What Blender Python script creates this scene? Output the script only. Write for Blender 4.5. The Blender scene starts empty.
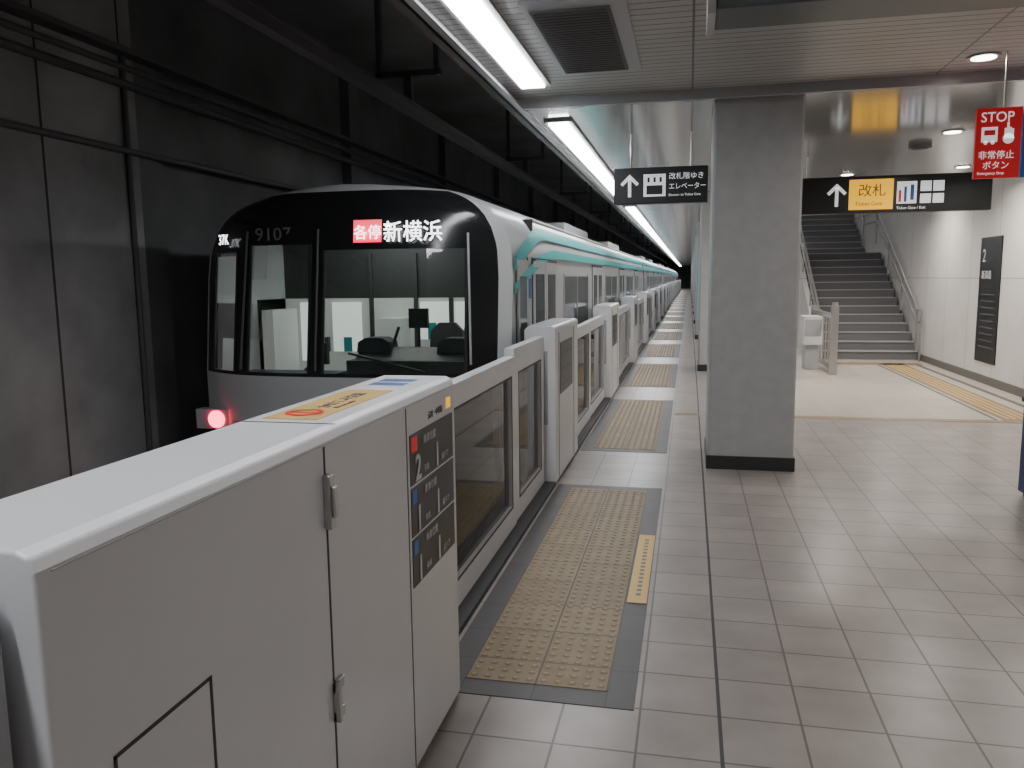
import bpy, math, bmesh
from mathutils import Vector, Matrix, Euler
R=math.radians
sc=bpy.context.scene
# ------------------------------------------------------------ materials
def nodes(name):
    m=bpy.data.materials.new(name); m.use_nodes=True
    nt=m.node_tree; b=nt.nodes.get('Principled BSDF'); return m,nt,b
def L(nt,a,b): nt.links.new(a,b)
def pmat(name,col,rough=.5,metal=0,emit=None,es=0,noise=0,nscale=8,bump=0,spec=.5):
    m,nt,b=nodes(name)
    b.inputs['Base Color'].default_value=(*col,1); b.inputs['Roughness'].default_value=rough
    b.inputs['Metallic'].default_value=metal; b.inputs['Specular IOR Level'].default_value=spec
    if emit: b.inputs['Emission Color'].default_value=(*emit,1); b.inputs['Emission Strength'].default_value=es
    if noise or bump:
        tc=nt.nodes.new('ShaderNodeTexCoord'); n=nt.nodes.new('ShaderNodeTexNoise')
        n.inputs['Scale'].default_value=nscale; n.inputs['Detail'].default_value=6
        L(nt,tc.outputs['Object'],n.inputs['Vector'])
        if noise:
            r=nt.nodes.new('ShaderNodeValToRGB')
            r.color_ramp.elements[0].position=.3; r.color_ramp.elements[1].position=.7
            r.color_ramp.elements[0].color=(*[c*(1-noise) for c in col],1)
            r.color_ramp.elements[1].color=(*[min(1,c*(1+noise)) for c in col],1)
            L(nt,n.outputs['Fac'],r.inputs['Fac']); L(nt,r.outputs['Color'],b.inputs['Base Color'])
        if bump:
            bp=nt.nodes.new('ShaderNodeBump'); bp.inputs['Strength'].default_value=bump; bp.inputs['Distance'].default_value=.01
            L(nt,n.outputs['Fac'],bp.inputs['Height']); L(nt,bp.outputs['Normal'],b.inputs['Normal'])
    return m
def tilemat(name,c1,c2,mortar,w,h,ms=.004,axes='XY',off=(0,0),rough=.4,metal=0,noise=.12,nscale=3,bump=.3,offset=0.0):
    m,nt,b=nodes(name)
    tc=nt.nodes.new('ShaderNodeTexCoord'); sp=nt.nodes.new('ShaderNodeSeparateXYZ'); cb=nt.nodes.new('ShaderNodeCombineXYZ')
    L(nt,tc.outputs['Object'],sp.inputs[0])
    for i,a in enumerate(axes):
        ad=nt.nodes.new('ShaderNodeMath'); ad.operation='ADD'; ad.inputs[1].default_value=off[i]
        L(nt,sp.outputs[a],ad.inputs[0]); L(nt,ad.outputs[0],cb.inputs[i])
    br=nt.nodes.new('ShaderNodeTexBrick'); br.offset=offset; br.squash=1
    br.inputs['Scale'].default_value=1; br.inputs['Brick Width'].default_value=w; br.inputs['Row Height'].default_value=h
    br.inputs['Mortar Size'].default_value=ms; br.inputs['Mortar Smooth'].default_value=.1; br.inputs['Bias'].default_value=0
    br.inputs['Color1'].default_value=(*c1,1); br.inputs['Color2'].default_value=(*c2,1); br.inputs['Mortar'].default_value=(*mortar,1)
    L(nt,cb.outputs[0],br.inputs['Vector'])
    n=nt.nodes.new('ShaderNodeTexNoise'); n.inputs['Scale'].default_value=nscale; n.inputs['Detail'].default_value=8
    L(nt,tc.outputs['Object'],n.inputs['Vector'])
    mr=nt.nodes.new('ShaderNodeMapRange'); mr.inputs['From Min'].default_value=.3; mr.inputs['From Max'].default_value=.7
    mr.inputs['To Min'].default_value=1-noise; mr.inputs['To Max'].default_value=1+noise
    L(nt,n.outputs['Fac'],mr.inputs['Value'])
    mx=nt.nodes.new('ShaderNodeMix'); mx.data_type='RGBA'; mx.blend_type='MULTIPLY'; mx.inputs[0].default_value=1
    L(nt,br.outputs['Color'],mx.inputs[6]); L(nt,mr.outputs[0],mx.inputs[7]); L(nt,mx.outputs[2],b.inputs['Base Color'])
    b.inputs['Roughness'].default_value=rough; b.inputs['Metallic'].default_value=metal
    if bump:
        bp=nt.nodes.new('ShaderNodeBump'); bp.invert=True; bp.inputs['Strength'].default_value=bump; bp.inputs['Distance'].default_value=.004
        L(nt,br.outputs['Fac'],bp.inputs['Height']); L(nt,bp.outputs['Normal'],b.inputs['Normal'])
    return m
def glassmat(name,tint=(.85,.9,.9),refl=1.0):
    m=bpy.data.materials.new(name); m.use_nodes=True; nt=m.node_tree; nt.nodes.clear()
    o=nt.nodes.new('ShaderNodeOutputMaterial'); t=nt.nodes.new('ShaderNodeBsdfTransparent'); g=nt.nodes.new('ShaderNodeBsdfGlossy')
    t.inputs[0].default_value=(*tint,1); g.inputs['Roughness'].default_value=.03
    fr=nt.nodes.new('ShaderNodeFresnel'); fr.inputs[0].default_value=1.5
    ml=nt.nodes.new('ShaderNodeMath'); ml.operation='MULTIPLY'; ml.inputs[1].default_value=refl; ml.use_clamp=True
    mx=nt.nodes.new('ShaderNodeMixShader')
    L(nt,fr.outputs[0],ml.inputs[0]); L(nt,ml.outputs[0],mx.inputs[0]); L(nt,t.outputs[0],mx.inputs[1]); L(nt,g.outputs[0],mx.inputs[2]); L(nt,mx.outputs[0],o.inputs[0])
    return m
M={}
M['floor']=tilemat('platform_tile',(.285,.256,.240),(.325,.293,.275),(.13,.115,.105),.3,.3,.005,'XY',(-.14,0.02),rough=.30,noise=.15)
M['floor2']=tilemat('concourse_tile',(.50,.455,.40),(.53,.485,.43),(.36,.32,.28),.3,.3,.004,'XY',(-.14,0.02),rough=.3,noise=.06)
M['slab']=pmat('slab_concrete',(.08,.08,.08),.9,noise=.3)
M['dark_tile']=tilemat('dark_border_tile',(.065,.06,.062),(.075,.07,.07),(.04,.04,.04),.3,.3,.004,'XY',(0,0),rough=.45)
M['tact']=tilemat('tactile_ochre',(.205,.155,.09),(.235,.18,.105),(.085,.065,.04),.3,.315,.005,'XY',(.90,.0),rough=.5,noise=.16,nscale=9)
M['tactdot']=pmat('tactile_dot',(.28,.22,.135),.5)
M['tact2']=pmat('tactile_band',(.27,.19,.11),.5,noise=.2)
M['yellow']=pmat('yellow_sticker',(.66,.44,.15),.5)
M['white']=pmat('gate_white_paint',(.74,.75,.775),.3,noise=.03,nscale=2)
M['white2']=pmat('gate_grey_paint',(.42,.43,.45),.35)
M['seam']=pmat('seam_dark',(.05,.05,.055),.6)
M['steel']=pmat('brushed_steel',(.55,.55,.55),.3,.9)
M['black']=pmat('black_panel',(.025,.027,.03),.3)
M['signblk']=pmat('sign_black',(.013,.014,.016),.35)
M['glass']=glassmat('gate_glass',(.78,.80,.80),1.3)
M['cabglass']=glassmat('cab_glass',(.70,.76,.74),1.3)
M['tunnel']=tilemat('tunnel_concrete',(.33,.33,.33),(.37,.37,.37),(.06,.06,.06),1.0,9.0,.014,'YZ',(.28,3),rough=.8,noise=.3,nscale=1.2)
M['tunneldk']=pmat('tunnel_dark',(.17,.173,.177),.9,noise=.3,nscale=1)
M['wall']=tilemat('right_wall_panel',(.66,.64,.63),(.69,.67,.66),(.36,.34,.33),1.2,1.6,.008,'YZ',(0,0),rough=.35,noise=.04)
M['wallb']=pmat('skirting_grey',(.12,.11,.10),.5)
M['ceilA']=tilemat('slatted_ceiling',(.44,.43,.42),(.47,.46,.45),(.11,.11,.11),1.8,.10,.007,'XY',(0,0),rough=.38,noise=.05,bump=.8,offset=.0)
M['ceilB']=tilemat('gloss_ceiling',(.46,.46,.455),(.49,.49,.485),(.22,.22,.22),1.2,.6,.004,'XY',(0,0),rough=.14,metal=.5,noise=.04,bump=.1)
M['edge']=pmat('ceiling_edge_metal',(.34,.35,.36),.35,.3)
M['lamp']=pmat('fluorescent_diffuser',(1,1,1),.5,emit=(.97,.98,1),es=21)
M['lamp2']=pmat('downlight_lens',(1,1,1),.5,emit=(1,.93,.82),es=14)
M['carlamp']=pmat('car_interior_lamp',(1,1,1),.5,emit=(1,1,.95),es=8)
M['col']=pmat('column_concrete',(.41,.415,.42),.55,noise=.06,nscale=9,bump=.02)
M['colbase']=pmat('column_base',(.03,.032,.035),.4)
M['train']=pmat('train_silver',(.60,.62,.63),.34,.2,noise=.03,nscale=1)
M['trainroof']=pmat('train_roof',(.36,.37,.38),.6)
M['mask']=pmat('train_black_mask',(.014,.015,.016),.16)
M['skirt']=pmat('train_skirt',(.05,.052,.055),.6)
M['teal']=pmat('teal_stripe',(.03,.38,.40),.5)
M['teal2']=pmat('light_teal_stripe',(.08,.50,.49),.5)
M['win']=pmat('side_window',(.04,.05,.05),.08)
M['redlamp']=pmat('tail_lamp',(.8,.02,.05),.4,emit=(1,.01,.07),es=11)
M['led']=pmat('led_white',(1,1,1),.5,emit=(.95,.95,1),es=4.5)
M['ledred']=pmat('led_red',(.8,.05,.05),.5,emit=(1,.05,.13),es=1.6)
M['cabwall']=pmat('cab_wall_glow',(.50,.52,.50),.5,emit=(.88,.9,.86),es=.16)  # wall glows faintly: the cab's brightness is put into the material
M['cabglow']=pmat('cab_glow_panel',(.7,.72,.70),.5,emit=(.95,.97,.92),es=.75)  # no lamp: panel glow stands in for saloon light behind the bulkhead
M['cabdark']=pmat('cab_dark_lining',(.045,.05,.05),.6)
M['desk']=pmat('cab_desk',(.04,.05,.05),.5)
M['green']=pmat('notice_pale_green',(.6,.7,.25),.5,emit=(.7,.8,.3),es=.25)
M['txt']=pmat('sign_white_text',(.85,.87,.88),.5,emit=(.9,.95,1),es=.5)
M['txtm']=pmat('sign_matte_white',(.7,.72,.74),.5)
M['txtd']=pmat('dark_text',(.03,.03,.03),.5)
M['txtg']=pmat('grey_text',(.14,.14,.15),.5)
M['signyel']=pmat('sign_yellow',(.95,.50,.005),.5,emit=(1,.52,.005),es=.8)
M['red']=pmat('sign_red',(.66,.02,.03),.4,emit=(.9,.02,.03),es=.16)
M['blue']=pmat('sign_blue',(.02,.10,.36),.4,emit=(.03,.15,.5),es=.08)
M['bin']=pmat('bin_navy',(.02,.05,.16),.5)
M['ltblue']=pmat('poster_light_blue',(.35,.6,.7),.5)
M['stepm']=pmat('stair_tread',(.26,.26,.28),.6,noise=.15,nscale=20)
M['riser']=pmat('stair_riser',(.15,.15,.16),.6)
M['nose']=pmat('stair_nosing',(.46,.46,.47),.4)
M['signback']=pmat('sign_housing',(.075,.088,.092),.35)
M['vent']=pmat('vent_grey',(.13,.13,.135),.6)
M['ventline']=pmat('vent_slot',(.085,.085,.09),.6)
M['cable']=pmat('cable_dark',(.08,.08,.083),.7)
M['rail']=pmat('rail_steel',(.25,.2,.17),.5,.8)
M['ballast']=pmat('track_bed',(.08,.078,.075),.95,noise=.4,nscale=14,bump=.5)
M['hanging']=pmat('handrail_steel',(.45,.44,.43),.3,.8)
# ------------------------------------------------------------ geometry helpers
def link(o,parent=None):
    sc.collection.objects.link(o)
    if parent is not None: o.parent=parent
    return o
def empty(name,loc=(0,0,0)):
    e=bpy.data.objects.new(name,None); e.location=loc; e.empty_display_size=.2; sc.collection.objects.link(e); return e
class MB:
    """collects quads/boxes into one mesh"""
    def __init__(s): s.v=[];s.f=[];s.mi=[];s.mats=[]
    def m(s,k):
        if k not in s.mats: s.mats.append(k)
        return s.mats.index(k)
    def box(s,x0,x1,y0,y1,z0,z1,k):
        b=len(s.v); i=s.m(k)
        s.v+=[(x,y,z) for z in (z0,z1) for y in (y0,y1) for x in (x0,x1)]
        for f in [(0,2,3,1),(4,5,7,6),(0,1,5,4),(2,6,7,3),(0,4,6,2),(1,3,7,5)]:
            s.f.append(tuple(b+j for j in f)); s.mi.append(i)
    def poly(s,pts,k):
        b=len(s.v); s.v+=list(pts); s.f.append(tuple(range(b,b+len(pts)))); s.mi.append(s.m(k))
    def prism(s,pts,vec,k):
        n=len(pts); b=len(s.v); v=Vector(vec); i=s.m(k)
        s.v+=[tuple(p) for p in pts]+[tuple(Vector(p)+v) for p in pts]
        s.f.append(tuple(b+j for j in reversed(range(n)))); s.mi.append(i)
        s.f.append(tuple(b+n+j for j in range(n))); s.mi.append(i)
        for j in range(n):
            q=(j+1)%n; s.f.append((b+j,b+q,b+n+q,b+n+j)); s.mi.append(i)
    def tube(s,p0,p1,r,k,n=10):
        p0=Vector(p0);p1=Vector(p1);d=(p1-p0).normalized()
        a=d.orthogonal().normalized(); c=d.cross(a)
        pts=[p0+a*r*math.cos(2*math.pi*j/n)+c*r*math.sin(2*math.pi*j/n) for j in range(n)]
        s.prism(pts,p1-p0,k)
    def mesh(s,name):
        me=bpy.data.meshes.new(name); me.from_pydata(s.v,[],s.f)
        for k in s.mats: me.materials.append(M[k])
        for p,i in zip(me.polygons,s.mi): p.material_index=i
        bm=bmesh.new(); bm.from_mesh(me); bmesh.ops.recalc_face_normals(bm,faces=bm.faces); bm.to_mesh(me); bm.free()
        return me
    def obj(s,name,parent=None,bevel=0,loc=(0,0,0)):
        o=bpy.data.objects.new(name,s.mesh(name)); link(o,parent); o.location=loc
        if bevel:
            md=o.modifiers.new('bevel','BEVEL'); md.width=bevel; md.segments=3; md.limit_method='ANGLE'; md.harden_normals=False
        return o
def box(name,x0,x1,y0,y1,z0,z1,k,parent=None,bevel=0):
    b=MB(); b.box(x0,x1,y0,y1,z0,z1,k); return b.obj(name,parent,bevel)
def text(name,s,loc,size,k,face='-Y',parent=None,align='LEFT',xs=1.0,ext=.001,bold=0):
    c=bpy.data.curves.new(name,'FONT'); c.body=s; c.size=size; c.align_x=align; c.extrude=ext; c.resolution_u=3; c.offset=bold
    c.materials.append(M[k]); o=bpy.data.objects.new(name,c); link(o,parent)
    o.location=loc
    o.rotation_euler={'-Y':(R(90),0,0),'+X':(R(90),0,R(90)),'-X':(R(90),0,R(-90)),'+Z':(0,0,0),'+Zy':(0,0,R(90))}[face]
    o.scale=(xs,1,1)
    return o
# ------------------------------------------------------------ room shell
Y0,Y1=-8,120
HC=3.12
PE=-1.34   # platform edge
CE=-1.45   # ceiling edge
b=MB(); b.box(PE,4.45,Y0,10.0,-.25,0,'floor'); b.box(PE,.9,10.0,Y1,-.25,0,'floor'); b.box(.9,4.45,10.0,Y1,-.25,0,'floor2')
b.box(PE+.15,4.45,Y0,Y1,-1.1,-.25,'slab'); b.obj('floor')
b=MB(); b.box(-5.35,PE+.15,Y0,Y1,-1.3,-1.1,'ballast'); b.obj('floor_trackbed')
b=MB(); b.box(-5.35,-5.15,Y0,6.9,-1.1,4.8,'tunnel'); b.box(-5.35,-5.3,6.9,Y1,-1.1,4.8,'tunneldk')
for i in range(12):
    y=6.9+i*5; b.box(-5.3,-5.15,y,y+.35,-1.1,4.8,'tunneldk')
b.obj('wall_left')
box('wall_right',4.45,4.65,Y0,Y1,-.25,7,'wall')
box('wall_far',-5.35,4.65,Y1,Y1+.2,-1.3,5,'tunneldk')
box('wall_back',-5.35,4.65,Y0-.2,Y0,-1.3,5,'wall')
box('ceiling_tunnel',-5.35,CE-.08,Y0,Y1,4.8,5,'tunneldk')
b=MB(); b.box(CE,4.45,Y0,6.9,HC+.06,HC+.25,'ceilA'); b.obj('ceiling')
b=MB(); b.box(CE,2.42,6.9,Y1,HC,HC+.25,'ceilB'); b.box(2.42,4.45,6.9,17.2,HC,HC+.25,'ceilB'); b.box(2.42,4.45,30,Y1,HC,HC+.25,'ceilB')
b.box(CE,4.45,6.86,6.9,HC-.02,HC+.25,'edge')
b.obj('ceiling_concourse')
b=MB(); b.box(CE-.08,CE,Y0,Y1,HC-.02,4.8,'tunneldk'); b.box(CE-.02,CE+.05,Y0,Y1,HC-.02,HC-.0,'edge'); b.obj('trim_ceiling_edge')
box('baseboard_right',4.42,4.45,Y0,17,0,.12,'wallb')
box('wall_stair_left',2.32,2.42,17.3,29,HC+.25,7,'wall'); box('trim_stair_opening',2.32,4.45,17.2,17.3,HC,7,'wall'); box('wall_stair_far',2.32,4.45,29,29.1,3.4,7,'wall'); box('ceiling_stairwell',2.32,4.45,17.2,29.1,7,7.1,'wall')
# ------------------------------------------------------------ floor markings
b=MB(); b.box(.133,.147,2.0,9.85,0,.002,'seam'); b.box(.133,.147,10.05,60,0,.002,'seam'); b.obj('expansion_joint_strip')
def dots(b,x0,x1,y0,y1,pitch=.06,r=.017,h=.006,k='tactdot'):
    nx=int(round((x1-x0)/pitch)); ny=int(round((y1-y0)/pitch))
    for i in range(nx):
        for j in range(ny):
            cx=x0+(i+.5)*pitch; cy=y0+(j+.5)*pitch; base=len(b.v); n=6; mi=b.m(k)
            for t in range(n): b.v.append((cx+r*math.cos(t*1.0472),cy+r*math.sin(t*1.0472),.006))
            for t in range(n): b.v.append((cx+r*.6*math.cos(t*1.0472),cy+r*.6*math.sin(t*1.0472),.006+h))
            b.f.append(tuple(base+n+t for t in range(n))); b.mi.append(mi)
            for t in range(n):
                q=(t+1)%n; b.f.append((base+t,base+q,base+n+q,base+n+t)); b.mi.append(mi)
b=MB()
b.box(-1.02,-.185,0,3.38,.0,.003,'dark_tile'); b.box(-.90,-.30,.12,3.27,.003,.006,'tact'); dots(b,-.90,-.30,.12,3.27)
tm=b.mesh('tactile_paving')
for i in range(20):
    o=bpy.data.objects.new('tactile_paving',tm); o.location=(0,2.96+4.7*i,0); link(o)
e=empty('floor_sticker')
box('label_base',-.29,-.19,4.0,5.12,.006,.008,'yellow',e)
for i in range(16): box('mark',-.25,-.225,4.10+i*.06,4.13+i*.06,.008,.0085,'txtg',e)
b=MB(); b.box(1.0,4.3,9.86,10.02,0,.004,'tact2'); b.box(-.15,.15,9.88,10.02,0,.004,'tact2')
b.box(3.55,3.95,10.02,16.2,0,.006,'tact2'); b.box(2.65,4.25,16.0,16.35,0,.006,'tact2'); b.box(3.46,3.50,10.05,16.0,0,.003,'wallb'); b.box(4.12,4.2,10.05,16.0,0,.003,'wallb')
for j in range(4): b.box(3.60+.08*j,3.63+.08*j,10.1,15.9,.006,.010,'yellow')
b.obj('tactile_guide_path')
# ------------------------------------------------------------ platform gates
def housing(b,x0,x1,y0,y1,h):
    c=.03
    pts=[(x0,y0,.02),(x1,y0,.02),(x1,y0,h-c),(x1-c*.3,y0,h-c*.3),(x1-c,y0,h),(x0+c,y0,h),(x0,y0,h-c)]
    b.prism(pts,(0,y1-y0,0),'white')
    b.box(x0+.03,x1-.02,y0+.01,y1-.01,0,.02,'seam')
GT=1.04
def leaf(b,y0,y1,x0=-1.19,x1=-1.12,top=1.17,g0=None,g1=None):
    g0=g0 if g0 is not None else y0+.14; g1=g1 if g1 is not None else y1-.14
    b.box(x0,x1,y0,g0,.03,top,'white'); b.box(x0,x1,g1,y1,.03,top,'white')
    b.box(x0,x1,g0,g1,.03,.18,'white'); b.box(x0,x1,g0,g1,GT,top,'white')
    b.box(x0+.025,x1-.025,g0,g1,.18,GT,'glass')
    e=.012
    b.box(x1,x1+.003,g0-e,g1+e,.18-e,.18,'seam'); b.box(x1,x1+.003,g0-e,g1+e,GT,GT+e,'seam')
    b.box(x1,x1+.003,g0-e,g0,.18,GT,'seam'); b.box(x1,x1+.003,g1,g1+e,.18,GT,'seam')
def sill(b,y0,y1): b.box(-1.30,-1.04,y0,y1,0,.03,'seam')  # dark threshold; the shading along the gate base is put into its black
b=MB(); housing(b,-1.29,-1.04,0,1.33,1.30)
b.box(-1.04,-1.036,.25,.95,.72,1.15,'black'); b.box(-1.04,-1.037,.18,.185,.03,1.24,'seam'); b.box(-1.04,-1.037,1.05,1.055,.03,1.24,'seam')
for q in range(3): b.box(-1.036,-1.0355,.3,.9,.78+.13*q,.80+.13*q,'txtg')
b.box(-1.22,-1.1,-.003,0,.5,1.1,'white2'); b.box(-1.26,-1.08,.1,1.2,1.3,1.304,'white2')
gh=b.mesh('gate_housing')
b=MB(); sill(b,1.33,4.7); leaf(b,1.33,3.0); leaf(b,3.02,4.7,x0=-1.20,x1=-1.13); gl=b.mesh('gate_leaves')
for i in range(22):
    e=empty('platform_screen_door',(0,6.3+4.7*i,0))
    o=bpy.data.objects.new('housing',gh); link(o,e)
    o=bpy.data.objects.new('sliding_leaves',gl); link(o,e)
e=empty('platform_screen_door')
b=MB(); sill(b,2.95,6.3); leaf(b,2.97,5.15,g0=3.62,g1=5.03); leaf(b,5.17,6.28,x0=-1.2,x1=-1.13,top=1.22); b.obj('sliding_leaves',e)
F=-.885; HN=1.31
b=MB(); housing(b,-1.2,F,.90,2.95,HN); b.obj('housing',e,bevel=.006)
b=MB()
b.box(F,F+.0015,1.805,1.813,.03,1.27,'seam'); b.box(F,F+.0015,2.40,2.406,.03,1.27,'seam')
b.box(F,F+.0015,1.02,1.29,.925,.932,'seam'); b.box(F,F+.0015,1.283,1.29,.05,.93,'seam'); b.box(F,F+.0015,1.02,1.027,.05,.93,'seam')
b.box(F,F+.0015,.93,2.93,1.273,1.275,'white2'); b.box(-1.19,F-.01,1.9,1.905,HN,HN+.0015,'seam')
b.obj('panel_seams',e)
b=MB(); b.box(F,F+.02,1.795,1.823,1.06,1.20,'steel'); b.box(F+.02,F+.03,1.80,1.818,1.09,1.17,'steel')
b.box(F,F+.012,1.80,1.85,.62,.65,'steel'); b.box(F,F+.012,1.80,1.85,.54,.57,'steel'); b.box(F,F+.02,1.80,1.815,.54,.65,'steel'); b.obj('handle_and_hinge',e,bevel=.003)
b=MB(); T=.0025
for z0,z1 in ((1.005,1.175),(.83,.995),(.655,.82)):
    b.box(F,F+T,2.43,2.91,z0,z1,'black')
b.box(F+T,F+T+.001,2.44,2.50,1.115,1.165,'red'); b.box(F+T,F+T+.001,2.44,2.485,.94,.985,'blue'); b.box(F+T,F+T+.001,2.44,2.485,.765,.81,'blue')
b.obj('door_number_sign',e)
for z,s in ((1.025,'2'),(.85,'1'),(.675,'1')):
    text('sign_text',s,(F+.004,2.47,z-.012),.125,'txtm','+X',e,bold=.002)
    text('sign_text','号車',(F+.004,2.56,z),.028,'txtm','+X',e)
    text('sign_text','1',(F+.004,2.68,z-.012),.125,'txtm','+X',e,bold=.002)
    text('sign_text','番ドア',(F+.004,2.76,z),.028,'txtm','+X',e)
    text('sign_text','乗車位置',(F+.004,2.56,z+.1),.034,'txtm','+X',e)
text('sign_text','元町・中華街',(F+.003,2.62,1.20),.028,'txtg','+X',e)
b=MB(); b.box(F,F+.002,2.84,2.89,1.20,1.24,'signyel'); b.box(-1.13,-.97,1.95,2.52,HN,HN+.002,'yellow'); b.box(-1.12,-.97,2.62,2.84,HN,HN+.002,'txtm'); b.box(-1.11,-.98,2.64,2.71,HN+.002,HN+.003,'blue'); b.box(-1.11,-.98,2.74,2.81,HN+.002,HN+.003,'blue')
for j in range(16):
    a0=j*math.pi/8;a1=(j+1)*math.pi/8;cx,cy=-1.055,2.05
    b.poly([(cx+r*math.cos(a),cy+r*math.sin(a),HN+.0035) for r,a in ((.055,a0),(.055,a1),(.038,a1),(.038,a0))],'red')
b.box(-1.10,-1.01,2.045,2.055,HN+.0025,HN+.0035,'red')
b.obj('top_labels',e)
text('sign_text','かけこみ注意',(-1.03,2.14,HN+.0025),.05,'txtg','+Zy',e); text('sign_text','Do not rush',(-.995,2.14,HN+.0025),.026,'txtg','+Zy',e)
e=empty('gate_end_cabinet')
b=MB(); b.prism([(-1.18,-.9,.0),(-.93,-.9,.0),(-.93,-.9,1.22),(-.96,-.9,1.25),(-1.15,-.9,1.25),(-1.18,-.9,1.22)],(0,1.78,0),'white2'); b.box(-.93,-.928,.3,.305,.05,1.2,'seam'); b.obj('cabinet_body',e,bevel=.005)
# ------------------------------------------------------------ train
tr=empty('train'); XC=-2.82; HW=1.40; ZT=2.48; ZS=1.55
def w(z):
    if z<=ZS: return HW
    u=min(1,(z-ZS)/(ZT-ZS)); return HW*max(0,(1-u**3.4))**(1/3.4)
def fy(t,z):
    y=6.0+.38*abs(t)**3.6+max(0,z-.9)*.13
    if z>2.2: y+=(z-2.2)**2*2.2
    return y
zs=[-.75,.1,.40,.60,.78,.90,.93,1.2,1.5,1.7,1.9,1.93,1.98,2.1,2.2,2.26]+[2.26+(ZT-2.26)*math.sin(a*math.pi/16) for a in range(1,9)]
wins=[(-.89,-.68,.93,1.93),(-.57,-.16,.93,1.98),(-.07,.77,.93,1.93)]
ts=sorted(set([-1,-.975,-.95,.90,.93,.965,1]+[x for q in wins for x in q[:2]]+[-.8,-.45,-.3,.1,.25,.4,.55,.68,.84,-.62,-.12]))
b=MB(); g=MB()
P=lambda t,z,o=0:(XC+t*w(z),fy(t,z)+o,z)
for i in range(len(ts)-1):
    for j in range(len(zs)-1):
        t0,t1,z0,z1=ts[i],ts[i+1],zs[j],zs[j+1]; tc,zc=(t0+t1)/2,(z0+z1)/2
        quad=[P(t0,z0),P(t1,z0),P(t1,z1),P(t0,z1)]
        iswin=any(a<tc<c and d<zc<e2 for a,c,d,e2 in wins)
        if iswin: g.poly([P(t0,z0,.01),P(t1,z0,.01),P(t1,z1,.01),P(t0,z1,.01)],'cabglass'); continue
        k='train'
        if -.975<tc<(.93) and .90<zc<2.40: k='mask'
        if zc<.40: k='skirt'
        if j==len(zs)-2: quad=quad[:3]
        b.poly(quad,k)
def side(b,yfun,y1,inner=False):
    for j in range(len(zs)-1):
        z0,z1=zs[j],zs[j+1]; k='train' if z1<2.44 else 'trainroof'
        if z1<=.1: k='skirt'
        for s in (-1,1):
            b.poly([(XC+s*w(z0),yfun(z0),z0),(XC+s*w(z0),y1,z0),(XC+s*w(z1),y1,z1),(XC+s*w(z1),yfun(z1),z1)],k)
side(b,lambda z:fy(1,z),25.9)
b.poly([(XC+s*w(z),25.9,z) for s,z in [(-1,q) for q in zs]+[(1,q) for q in reversed(zs[:-1])]],'skirt')
o=b.obj('lead_car_body',tr)
bm=bmesh.new(); bm.from_mesh(o.data); bmesh.ops.remove_doubles(bm,verts=bm.verts,dist=.0005); bmesh.ops.recalc_face_normals(bm,faces=bm.faces); bm.to_mesh(o.data); bm.free()
for p in o.data.polygons: p.use_smooth=True
try: o.data.set_sharp_from_angle(angle=R(40))
except Exception as ex: print(ex)
g.obj('windscreen_glass',tr)
b=MB()
for a,c,d,e2 in wins:
    for t in (a,c): b.prism([P(t-.006,d,-.01),P(t+.006,d,-.01),P(t+.006,e2,-.01),P(t-.006,e2,-.01)],(0,.02,0),'black')
b.tube(P(.55,.95,-.03),P(.1,1.1,-.03),.010,'black')
for t in (-.62,-.11): b.tube(P(t,.95,-.02),P(t,2.1,-.02),.010,'cable')
b.tube(P(.80,1.0,-.03),P(.80,2.05,-.03),.010,'white2')
b.obj('window_rims_and_wiper',tr)
def fittings(b,start,first=False):
    X=XC+HW
    dc=[start+2.45+4.7*k for k in range(4)]
    for c in dc:
        for s in (-1,1):
            xx=XC+s*HW; a,bb=(xx,xx+.012) if s>0 else (xx-.012,xx)
            for y0,y1 in ((c-.66,c-.01),(c+.01,c+.66)):
                b.box(a,bb,y0,y1,.05,1.84,'train'); 
                a2,b2=(bb,bb+.004) if s>0 else (a-.004,a)
                b.box(a2,b2,y0+.1,y1-.1,.95,1.72,'win')
            a3,b3=(xx,xx+.006) if s>0 else (xx-.006,xx)
            b.box(a3,b3,c-.70,c-.66,0.03,1.86,'seam'); b.box(a3,b3,c+.66,c+.70,0.03,1.86,'seam'); b.box(a3,b3,c-.70,c+.70,1.84,1.87,'seam')
    for k in range(3):
        c=dc[k]+2.35
        for s in (-1,1):
            xx=XC+s*HW; a,bb=(xx,xx+.006) if s>0 else (xx-.006,xx)
            b.box(a,bb,c-1.1,c+1.1,.93,1.70,'win'); 
            a,bb=(xx,xx+.012) if s>0 else (xx-.012,xx)
            b.box(a,bb,c-.02,c+.02,.93,1.70,'hanging'); b.box(a,bb,c-1.14,c-1.1,.9,1.73,'hanging'); b.box(a,bb,c+1.1,c+1.14,.9,1.73,'hanging')
    for yy in (7,14): b.box(XC-.75,XC+.9,start+yy,start+yy+3,2.38,2.54,'trainroof')
b=MB(); fittings(b,5.55)
X=XC+HW
b.box(X,X+.012,6.62,7.08,.05,1.84,'train'); b.box(X+.012,X+.016,6.70,7.0,1.0,1.70,'win')
b.box(X,X+.006,6.58,6.62,.05,1.87,'seam'); b.box(X,X+.006,7.08,7.12,.05,1.87,'seam'); b.tube((X+.03,6.57,.6),(X+.03,6.57,1.6),.012,'hanging')
b.box(X,X+.004,7.16,7.26,1.5,1.68,'blue')
b.obj('doors_and_windows',tr)
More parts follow.
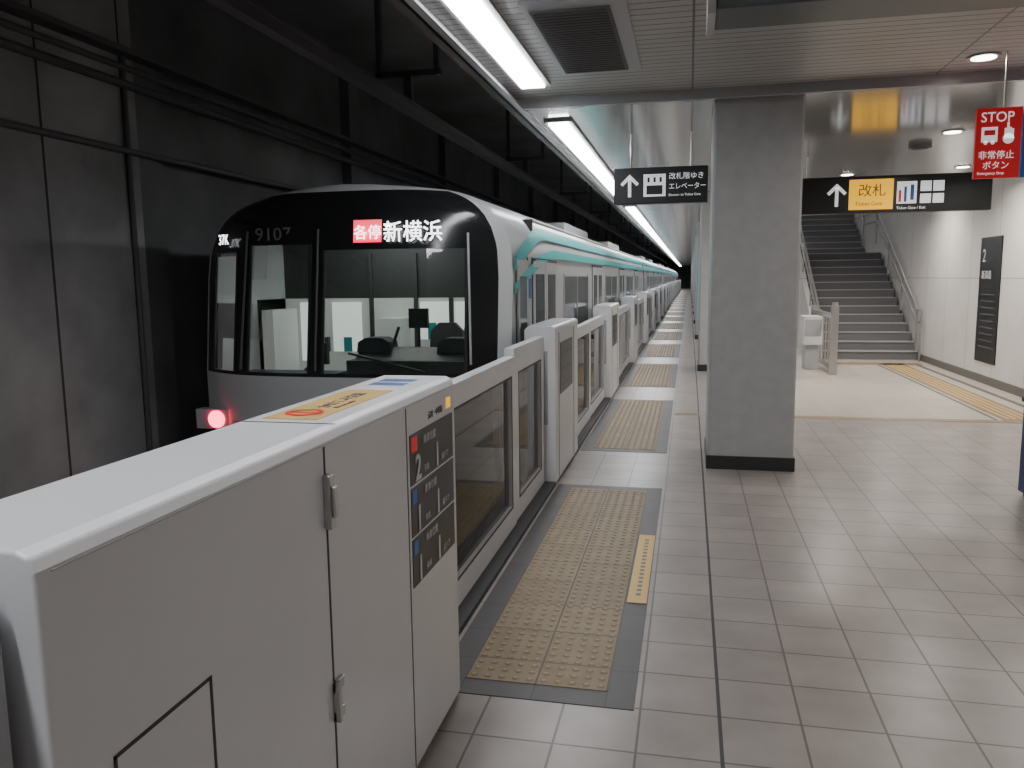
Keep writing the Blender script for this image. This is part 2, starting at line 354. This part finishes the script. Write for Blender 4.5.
def stripe(b,pts,th,k,off=.016):
    for (ya,za),(yb,zb) in zip(pts[:-1],pts[1:]):
        for q in range(4):
            o0,o1=th*q/4,th*(q+1)/4
            b.poly([(XC+w(za+o0)+off,ya,za+o0),(XC+w(zb+o0)+off,yb,zb+o0),(XC+w(zb+o1)+off,yb,zb+o1),(XC+w(za+o1)+off,ya,za+o1)],k)
b=MB()
def arc(z0,z1,ya,yb,y2): return [(ya+(yb-ya)*i/14, z0+(z1-z0)*math.sin(i/14*math.pi/2)) for i in range(15)]+[(y2,z1)]
stripe(b,arc(1.74,2.07,6.52,8.4,25.9),.12,'teal'); stripe(b,arc(1.55,1.89,6.50,8.8,25.9),.09,'teal2')
b.obj('teal_stripes',tr)
b=MB(); side(b,lambda z:0,19.6)
for yy in (0,19.6): b.poly([(XC+s*w(z),yy,z) for s,z in [(-1,q) for q in zs]+[(1,q) for q in reversed(zs[:-1])]],'skirt')
stripe(b,[(0,2.07),(19.6,2.07)],.12,'teal'); stripe(b,[(0,1.89),(19.6,1.89)],.09,'teal2')
fittings(b,-.1); cm=b.mesh('car_body')
for k in range(4):
    o=bpy.data.objects.new('following_car',cm); link(o,tr); o.location=(0,26.3+20*k,0)
b=MB()
for k in range(4): b.box(XC-1.1,XC+1.1,25.9+20*k,26.3+20*k,-.2,2.2,'skirt')
for k in range(5):
    for yy in (2.5,16): 
        for dy in (0,2.1):
            for s in (-.6,.5): 
                cy=6.3+20*k+yy+dy
                b.tube((XC+s,cy,-.56),(XC+s+.1,cy,-.56),.42,'skirt',20)
b.obj('gangways_and_wheels',tr)
b=MB(); LZ=.50
for s in (-1,1):
    t=s*.84; x=XC+t*HW; y=fy(t,.55)
    b.box(x-.2,x+.2,y-.06,y+.05,LZ-.085,LZ+.085,'white2'); b.tube((x,y-.075,LZ),(x,y+.06,LZ),.075,'redlamp',20)
b.obj('tail_lamps',tr)
b=MB()
x0,x1=-2.66,-2.42
b.prism([(x0,fy(.11,1.98)-.012,1.985),(x1,fy(.28,1.98)-.014,1.985),(x1,fy(.28,2.17)-.014,2.165),(x0,fy(.11,2.17)-.012,2.165)],(0,.004,0),'ledred')
b.obj('display_red_block',tr)
o=text('display_text','新横浜',(-2.40,fy(.3,1.99)-.022,2.0),.175,'led','-Y',tr,xs=.95); o.data.offset=.001
text('display_text','各停',(-2.65,fy(.15,2)-.024,2.02),.12,'led','-Y',tr)
text('car_number','9107',(-3.55,fy(-.5,2.05)-.02,2.02),.15,'txtg','-Y',tr,xs=1.1)
text('run_number','37K',(-3.97,fy(-.82,2.0)-.04,2.0),.12,'led','-Y',tr,xs=.8).rotation_euler=(R(90),0,R(-28))
# cab interior
b=MB()
yp=7.75
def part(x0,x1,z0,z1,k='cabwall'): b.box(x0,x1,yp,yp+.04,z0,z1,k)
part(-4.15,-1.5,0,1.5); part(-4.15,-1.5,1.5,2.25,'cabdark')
# bulkhead windows as solid panels, saloon light put in as their own glow
for x0,x1,z0,z1 in ((-3.98,-3.80,.85,1.46),(-3.62,-3.30,.95,1.46),(-2.66,-2.36,1.08,1.46),(-2.30,-2.08,1.08,1.46)):
    b.box(x0,x1,yp-.012,yp,z0,z1,'cabglow')
b.box(-3.80,-3.76,yp-.03,yp,.2,1.95,'seam'); b.box(-3.2,-3.16,yp-.03,yp,.2,1.95,'seam'); b.box(-2.35,-2.31,yp-.03,yp,1.0,1.5,'seam'); b.box(-2.72,-2.68,yp-.03,yp,.2,1.95,'seam')
b.box(-3.7,-3.66,yp-.05,yp,.95,1.1,'seam'); b.box(-2.03,-1.82,yp-.02,yp,1.34,1.46,'green'); b.box(-2.03,-1.82,yp-.02,yp,1.08,1.28,'cabglow')
# seated-passenger benches ends and posts on the glowing window panels
for x0,z0,z1 in ((-2.58,1.08,1.25),(-2.2,1.08,1.2),(-3.5,.95,1.1)): b.box(x0,x0+.09,yp-.02,yp-.012,z0,z1,'teal')
b.box(-4.2,-1.44,6.55,25.5,-.05,.0,'desk')
b.box(-4.05,-3.1,6.6,6.9,.0,.85,'desk')
b.box(-2.95,-1.6,6.55,7.05,.0,.98,'desk')
b.prism([(-2.9,6.62,.98),(-1.7,6.62,.98),(-1.7,6.78,1.08),(-2.9,6.78,1.08)],(0,.08,0),'desk')
for cx in (-2.75,-2.0):   # instrument cowls
    b.prism([(cx-.16,6.7,1.04),(cx+.16,6.7,1.04),(cx+.15,6.7,1.13),(cx+.08,6.7,1.17),(cx-.08,6.7,1.17),(cx-.15,6.7,1.13)],(0,.2,0),'desk')
# driver's seat with head-rest
b.box(-2.52,-2.12,7.2,7.6,.55,.66,'cabdark'); b.prism([(-2.50,7.45,.66),(-2.14,7.45,.66),(-2.16,7.52,1.18),(-2.24,7.53,1.26),(-2.40,7.53,1.26),(-2.48,7.52,1.18)],(0,.07,0),'cabdark'); b.tube((-2.32,7.4,0),(-2.32,7.4,.55),.05,'cabdark')
# monitor, mast controller, telephone
b.box(-2.52,-2.34,7.0,7.05,1.24,1.42,'cabdark'); b.tube((-2.43,7.02,1.05),(-2.43,7.02,1.24),.012,'cabdark')
b.tube((-2.62,6.8,1.06),(-2.56,6.85,1.26),.014,'cabdark'); b.box(-3.42,-3.32,6.95,7.0,.9,1.10,'cabdark'); b.tube((-3.5,6.85,.85),(-3.38,6.97,.97),.02,'cabdark')
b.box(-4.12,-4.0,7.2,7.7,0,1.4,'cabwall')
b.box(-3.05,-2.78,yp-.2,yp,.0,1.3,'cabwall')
b.obj('cab_interior',tr)
b=MB(); b.box(-4.0,-1.6,8.2,25.5,2.28,2.30,'cabwall'); b.box(-3.3,-3.15,8.2,25.4,2.25,2.28,'carlamp'); b.box(-2.5,-2.35,8.2,25.4,2.25,2.28,'carlamp')
for s in (-4.15,-1.85):
    for k in range(3): b.box(s,s+.35,9+4.7*k,11.8+4.7*k,.4,.5,'teal'); b.box(s,s+.06,9+4.7*k,11.8+4.7*k,.5,.9,'teal')
b.box(-3.2,-2.4,6.9,7.5,2.25,2.27,'carlamp'); b.obj('saloon_lamps_and_seats',tr)
# track
b=MB()
for x in (XC-.55,XC+.55): b.box(x-.035,x+.035,Y0,Y1-.5,-1.05,-.98,'rail'); b.box(x-.07,x+.07,Y0,Y1-.5,-1.1,-1.05,'rail')
b.obj('railway_track')
b=MB(); b.box(XC-.05,XC+.05,Y0,Y1-.5,3.36,3.44,'cable'); b.box(XC-.08,XC+.08,Y0,Y1-.5,3.44,3.46,'cable')
for i in range(14):
    y=-4+i*6; b.box(XC-.35,XC+.35,y,y+.07,3.72,3.78,'cable'); b.box(XC-.04,XC+.04,y,y+.07,3.46,3.75,'cable'); b.box(XC-.33,XC-.28,y,y+.07,3.75,4.8,'cable'); b.box(XC+.28,XC+.33,y,y+.07,3.75,4.8,'cable')
b.obj('overhead_conductor_rail')
b=MB()
for z,r in ((3.5,.04),(2.9,.03),(3.65,.03)): b.tube((-5.11,Y0,z),(-5.11,Y1-.5,z),r,'vent')
b.box(-5.15,-5.0,Y0,Y1-.5,3.75,3.80,'vent')
for y in (6.72,26.7,46.7): b.tube((-5.12,y,-1.1),(-5.12,y,3.75),.025,'vent')
b.obj('cable_pipes')
# ------------------------------------------------------------ lights
def lampstrip(y0,y1,z):
    b=MB(); b.box(-1.33,-1.07,y0-.03,y1+.03,z-.025,z,'edge'); b.box(-1.29,-1.11,y0,y1,z-.045,z-.025,'lamp'); b.obj('ceiling_light')
lampstrip(-7,6.3,HC+.06); lampstrip(7.5,14.6,HC); lampstrip(16.7,40,HC); lampstrip(41,75,HC); lampstrip(76,112,HC)
def downlight(x,y,z,p=18,r=.08,spread=160):
    e=empty('ceiling_downlight'); b=MB(); b.tube((x,y,z),(x,y,z-.012),r*1.35,'edge',20); b.tube((x,y,z-.012),(x,y,z-.016),r,'lamp2',20); b.obj('fitting',e)
    l=bpy.data.lights.new('lamp','AREA'); l.shape='DISK'; l.size=r*2; l.energy=p; l.color=(1,.93,.84); l.spread=R(spread)
    o=bpy.data.objects.new('lamp',l); link(o,e); o.location=(x,y,z-.02)
for x,y,z,p in ((1.98,6.4,HC+.06,14),(1.98,1.8,HC+.06,12),(2.6,9.2,HC,26),(2.2,12.6,HC,44),(3.6,12.2,HC,50),(3.6,15.5,HC,50),(3.6,8.7,HC,30),(1.6,16,HC,34),(1.6,22,HC,34),(3.5,5,HC+.06,16)):
    downlight(x,y,z,p)
for y in (20.5,25.5):
    b=MB(); b.box(2.9,4.1,y,y+.2,6.9,7.0,'lamp'); b.obj('ceiling_light')
e=empty('ceiling_vent'); Z=HC+.06
b=MB(); b.box(-.94,-.36,4.5,6.1,Z-.02,Z,'white2'); b.box(-.90,-.45,4.62,6.0,Z-.03,Z-.02,'vent')
for i in range(27): b.box(-.88,-.47,4.65+i*.05,4.66+i*.05,Z-.034,Z-.03,'ventline')
b.obj('grille',e)
e=empty('ceiling_speaker'); b=MB(); b.tube((2.5,10,HC),(2.5,10,HC-.04),.12,'vent',24); b.tube((2.5,10,HC-.04),(2.5,10,HC-.05),.09,'seam',24); b.obj('speaker',e)
e=empty('smoke_detector'); b=MB(); b.tube((0.0,4.3,Z),(0.0,4.3,Z-.03),.07,'white',24); b.tube((0.0,4.3,Z-.03),(0.0,4.3,Z-.05),.04,'white',24); b.obj('detector',e)
# ------------------------------------------------------------ columns
for i,y in enumerate([7.1]+[14.6+7.5*k for k in range(12)]):
    e=empty('platform_column'); b=MB(); x0,x1,d=.18,.90,.8
    c=.02
    b.prism([(x0+c,y,0),(x1-c,y,0),(x1,y+c,0),(x1,y+d-c,0),(x1-c,y+d,0),(x0+c,y+d,0),(x0,y+d-c,0),(x0,y+c,0)],(0,0,HC),'col')
    b.obj('shaft',e)
    b=MB(); b.box(x0-.012,x1+.012,y-.012,y+d+.012,0,.12,'colbase'); b.obj('plinth',e,bevel=.004)
    if i==1:
        b=MB(); b.box(x0-.02,x0,y+.1,y+.7,.9,2.0,'ltblue'); b.obj('poster',e)
# ------------------------------------------------------------ signs
def arrow(b,x,z,y,s,k='txt'):
    t=.004
    b.box(x-.07*s,x+.07*s,y-t,y,z-.5*s,z+.35*s,k)
    for q in (-1,1):
        b.prism([(x,y-t,z+.52*s),(x,y-t,z+.32*s),(x+q*.32*s,y-t,z+.0*s),(x+q*.42*s,y-t,z+.1*s)],(0,t,0),k)
e=empty('elevator_sign'); ys=8.4
box('sign_box',-.77,.165,ys,ys+.12,2.42,2.78,'signblk',e,bevel=.008)
b=MB(); arrow(b,-.61,2.60,ys-.001,.22); b.box(-.47,-.25,ys-.004,ys,2.49,2.71,'txt'); b.box(-.44,-.28,ys-.006,ys-.004,2.51,2.60,'signblk')
for q in (-.42,-.36,-.30): b.box(q-.012,q+.012,ys-.006,ys-.004,2.63,2.68,'signblk')
b.obj('pictograms',e)
text('sign_text','改札階ゆき',(-.22,ys-.003,2.66),.07,'txt','-Y',e); text('sign_text','エレベーター',(-.22,ys-.003,2.56),.07,'txt','-Y',e,xs=.88); text('sign_text','Elevator to Ticket Gate',(-.22,ys-.003,2.49),.033,'txt','-Y',e)
b=MB(); b.tube((-.6,ys+.06,2.78),(-.6,ys+.06,HC),.012,'hanging'); b.tube((.0,ys+.06,2.78),(.0,ys+.06,HC),.012,'hanging'); b.obj('hangers',e)
e=empty('exit_direction_sign'); ys=10.6
box('sign_box',1.1,3.46,ys,ys+.14,2.42,2.86,'signblk',e,bevel=.008)
b=MB(); arrow(b,1.74,2.64,ys-.001,.27); b.box(1.88,2.38,ys-.004,ys,2.46,2.82,'signyel')
for x0,x1,z0,z1 in ((2.42,2.64,2.52,2.78),(2.68,2.80,2.66,2.78),(2.82,2.94,2.66,2.78),(2.68,2.80,2.52,2.63),(2.82,2.94,2.52,2.63)): b.box(x0,x1,ys-.004,ys,z0,z1,'txt')
b.box(2.50,2.53,ys-.006,ys-.004,2.54,2.72,'blue'); b.box(2.44,2.47,ys-.006,ys-.004,2.54,2.68,'red'); b.box(2.57,2.61,ys-.006,ys-.004,2.56,2.74,'blue'); b.obj('pictograms',e)
text('sign_text','改札',(1.98,ys-.006,2.63),.16,'txtd','-Y',e); text('sign_text','Ticket Gate',(1.95,ys-.006,2.51),.065,'txtd','-Y',e)
text('sign_text','Ticket Gate / Exit',(2.42,ys-.003,2.455),.045,'txt','-Y',e)
b=MB()
for x in (1.4,3.3): b.tube((x,ys+.07,2.86),(x,ys+.07,HC),.014,'hanging')
b.obj('hangers',e)
e=empty('overhead_sign'); 
box('sign_box',.08,2.3,3.2,3.48,2.66,3.0,'signback',e,bevel=.01)
b=MB(); b.box(.05,.08,3.18,3.50,2.64,3.02,'hanging')
for x in (.3,1.9): b.tube((x,3.34,3.0),(x,3.34,HC+.06),.014,'hanging')
b.obj('end_cap_and_hangers',e)
e=empty('emergency_stop_sign'); ys=6.3; dx=-.07
box('sign_panel_red',2.0+dx,2.285+dx,ys,ys+.03,2.335,2.81,'red',e); box('sign_panel_blue',2.295+dx,2.62+dx,ys,ys+.03,2.335,2.81,'blue',e)
text('sign_text','STOP',(2.025+dx,ys-.003,2.715),.095,'txt','-Y',e,xs=.92)
text('sign_text','非常停止',(2.02+dx,ys-.003,2.47),.06,'txt','-Y',e,xs=.95); text('sign_text','ボタン',(2.05+dx,ys-.003,2.40),.06,'txt','-Y',e,xs=.95); text('sign_text','Emergency Stop',(2.02+dx,ys-.003,2.36),.026,'txt','-Y',e)
b=MB(); b.box(2.035+dx,2.135+dx,ys-.004,ys,2.58,2.68,'txt'); b.box(2.05+dx,2.12+dx,ys-.006,ys-.004,2.625,2.66,'red')
for q in (2.055,2.10): b.tube((q+.008+dx,ys-.004,2.575),(q+.008+dx,ys,2.575),.012,'txt',12)
b.tube((2.205+dx,ys-.004,2.60),(2.205+dx,ys,2.60),.035,'txt',16)
for q,h in ((2.185,.05),(2.2,.09),(2.215,.055),(2.23,.045)): b.box(q-.006+dx,q+.006+dx,ys-.004,ys,2.60,2.62+h,'txt')
b.obj('pictograms',e)
text('sign_text','非常通話',(2.32+dx,ys-.003,2.5),.06,'txt','-Y',e); text('sign_text','SOS',(2.34+dx,ys-.003,2.68),.10,'txt','-Y',e)
b=MB(); b.tube((2.1,ys+.015,2.81),(2.1,ys+.015,HC+.06),.006,'hanging'); b.tube((2.45,ys+.015,2.81),(2.45,ys+.015,HC+.06),.006,'hanging'); b.obj('hangers',e)
e=empty('waste_bin'); b=MB(); b.box(2.46,2.90,6.2,6.6,.04,.72,'bin'); b.box(2.49,2.88,6.22,6.58,0,.04,'seam'); b.box(2.45,2.91,6.18,6.62,.72,.76,'colbase'); b.tube((2.68,6.18,.6),(2.68,6.2,.6),.07,'seam',18); b.obj('bin_body',e,bevel=.01)
e=empty('platform_number_sign'); b=MB(); b.box(4.43,4.45,13.05,13.9,.32,2.22,'signblk'); b.obj('board',e)
text('sign_text','2',(4.428,13.8,1.85),.28,'txtm','-X',e); text('sign_text','新高島',(4.428,13.8,1.6),.14,'txtm','-X',e)
for j in range(9): box('text_line',4.427,4.43,13.2,13.75,1.35-.1*j,1.36-.1*j,'txtg',e)
e=empty('wall_notice'); b=MB(); b.box(4.435,4.45,10.9,11.7,1.1,1.75,'white'); b.box(4.43,4.435,11.1,11.35,1.35,1.5,'red'); b.box(4.43,4.435,11.0,11.6,1.62,1.64,'red'); b.obj('board',e)
e=empty('fire_hydrant_box'); b=MB(); b.box(4.37,4.415,10.8,11.5,0,.9,'white'); b.box(4.365,4.37,10.85,11.45,.25,.85,'white2'); b.obj('box',e)
# ------------------------------------------------------------ stairs
b=MB(); n=13; yb=17.0; ru,ri=.30,.169
def flight(y,z,n):
    for i in range(n):
        zz=z+(i+1)*ri; b.box(2.62,4.40,y+i*ru,y+(i+1)*ru+.0,max(0,zz-ri-.3) if i else z,zz-.02,'riser'); b.box(2.62,4.40,y+i*ru-.015,y+(i+1)*ru,zz-.02,zz,'stepm'); b.box(2.62,4.40,y+i*ru-.02,y+i*ru+.04,zz-.012,zz+.003,'nose')
    return y+n*ru,z+n*ri
y2,z2=flight(yb,0,n); b.box(2.62,4.40,y2,y2+1.5,z2-.2,z2,'stepm'); y3,z3=flight(y2+1.5,z2,n); b.box(2.62,4.40,y3,28.9,z3-.2,z3,'stepm')
b.obj('staircase')
sb=empty('stair_balustrade')
b=MB(); xx=2.5
b.prism([(xx,yb-.3,0),(xx,y2,0),(xx,y2,z2+.25),(xx,y2-.1,z2+.25),(xx,yb,.3),(xx,yb-.3,.3)],(.1,0,0),'wall')
b.prism([(xx,y2,0),(xx,y3,0),(xx,y3,z3+.25),(xx,y2+1.5,z2+.25),(xx,y2,z2+.25)],(.1,0,0),'wall')
b.obj('parapet',sb)
for X_ in (4.36,2.55):
    e=empty('stair_handrail') if X_>4 else sb
    b=MB(); zz0=0 if X_>4 else .3
    for h in (.98,.75):
        b.tube((X_,yb-.3,h),(X_,yb,h),.022,'hanging'); b.tube((X_,yb,h),(X_,y2,z2+h),.022,'hanging'); b.tube((X_,y2,z2+h),(X_,y2+1.5,z2+h),.022,'hanging'); b.tube((X_,y2+1.5,z2+h),(X_,y3,z3+h),.022,'hanging')
    for t in (0,.33,.66,1): 
        b.tube((X_,yb+(y2-yb)*t,z2*t+.2),(X_,yb+(y2-yb)*t,z2*t+1.0),.018,'hanging')
        b.tube((X_,y2+1.5+(y3-y2-1.5)*t,z2+(z3-z2)*t+.2),(X_,y2+1.5+(y3-y2-1.5)*t,z2+(z3-z2)*t+1.0),.018,'hanging')
    b.tube((X_,yb-.3,zz0),(X_,yb-.3,.98),.02,'hanging')
    b.obj('rails',e)
e=empty('barrier_rail'); b=MB()
b.box(2.34,2.46,14.3,14.38,0,1.15,'hanging'); b.box(2.36,2.44,14.38,16.6,.95,1.02,'hanging'); b.box(2.36,2.44,14.38,16.6,.08,.14,'hanging')
for k in range(8): b.tube((2.40,14.6+k*.28,.1),(2.40,14.6+k*.28,.98),.015,'hanging')
b.box(2.34,2.46,16.55,16.65,0,1.1,'hanging'); b.tube((2.4,14.34,1.15),(2.4,14.34,1.22),.05,'hanging')
b.obj('frame',e)
e=empty('information_cabinet'); b=MB(); b.box(2.0,2.32,15.0,15.6,.45,.95,'white'); b.box(2.05,2.27,15.1,15.5,0,.45,'white2'); b.box(2.02,2.30,14.99,15.0,.6,.9,'white2'); b.obj('cabinet',e,bevel=.01)
# ------------------------------------------------------------ world, camera
wd=bpy.data.worlds.new('world'); sc.world=wd; wd.use_nodes=True; wd.node_tree.nodes['Background'].inputs[0].default_value=(.5,.55,.6,1); wd.node_tree.nodes['Background'].inputs[1].default_value=.05
cam=bpy.data.cameras.new('camera'); co=bpy.data.objects.new('camera',cam); sc.collection.objects.link(co)
cam.sensor_width=36; cam.lens=28.1; cam.clip_end=300; cam.clip_start=.05
psi,th,ro=R(12.5),R(7.5),R(.7)
m=Matrix.Rotation(psi,4,'Z')@Matrix.Rotation(R(90)-th,4,'X')@Matrix.Rotation(-ro,4,'Z'); m.translation=(0,0,1.68)
co.matrix_world=m; sc.camera=co
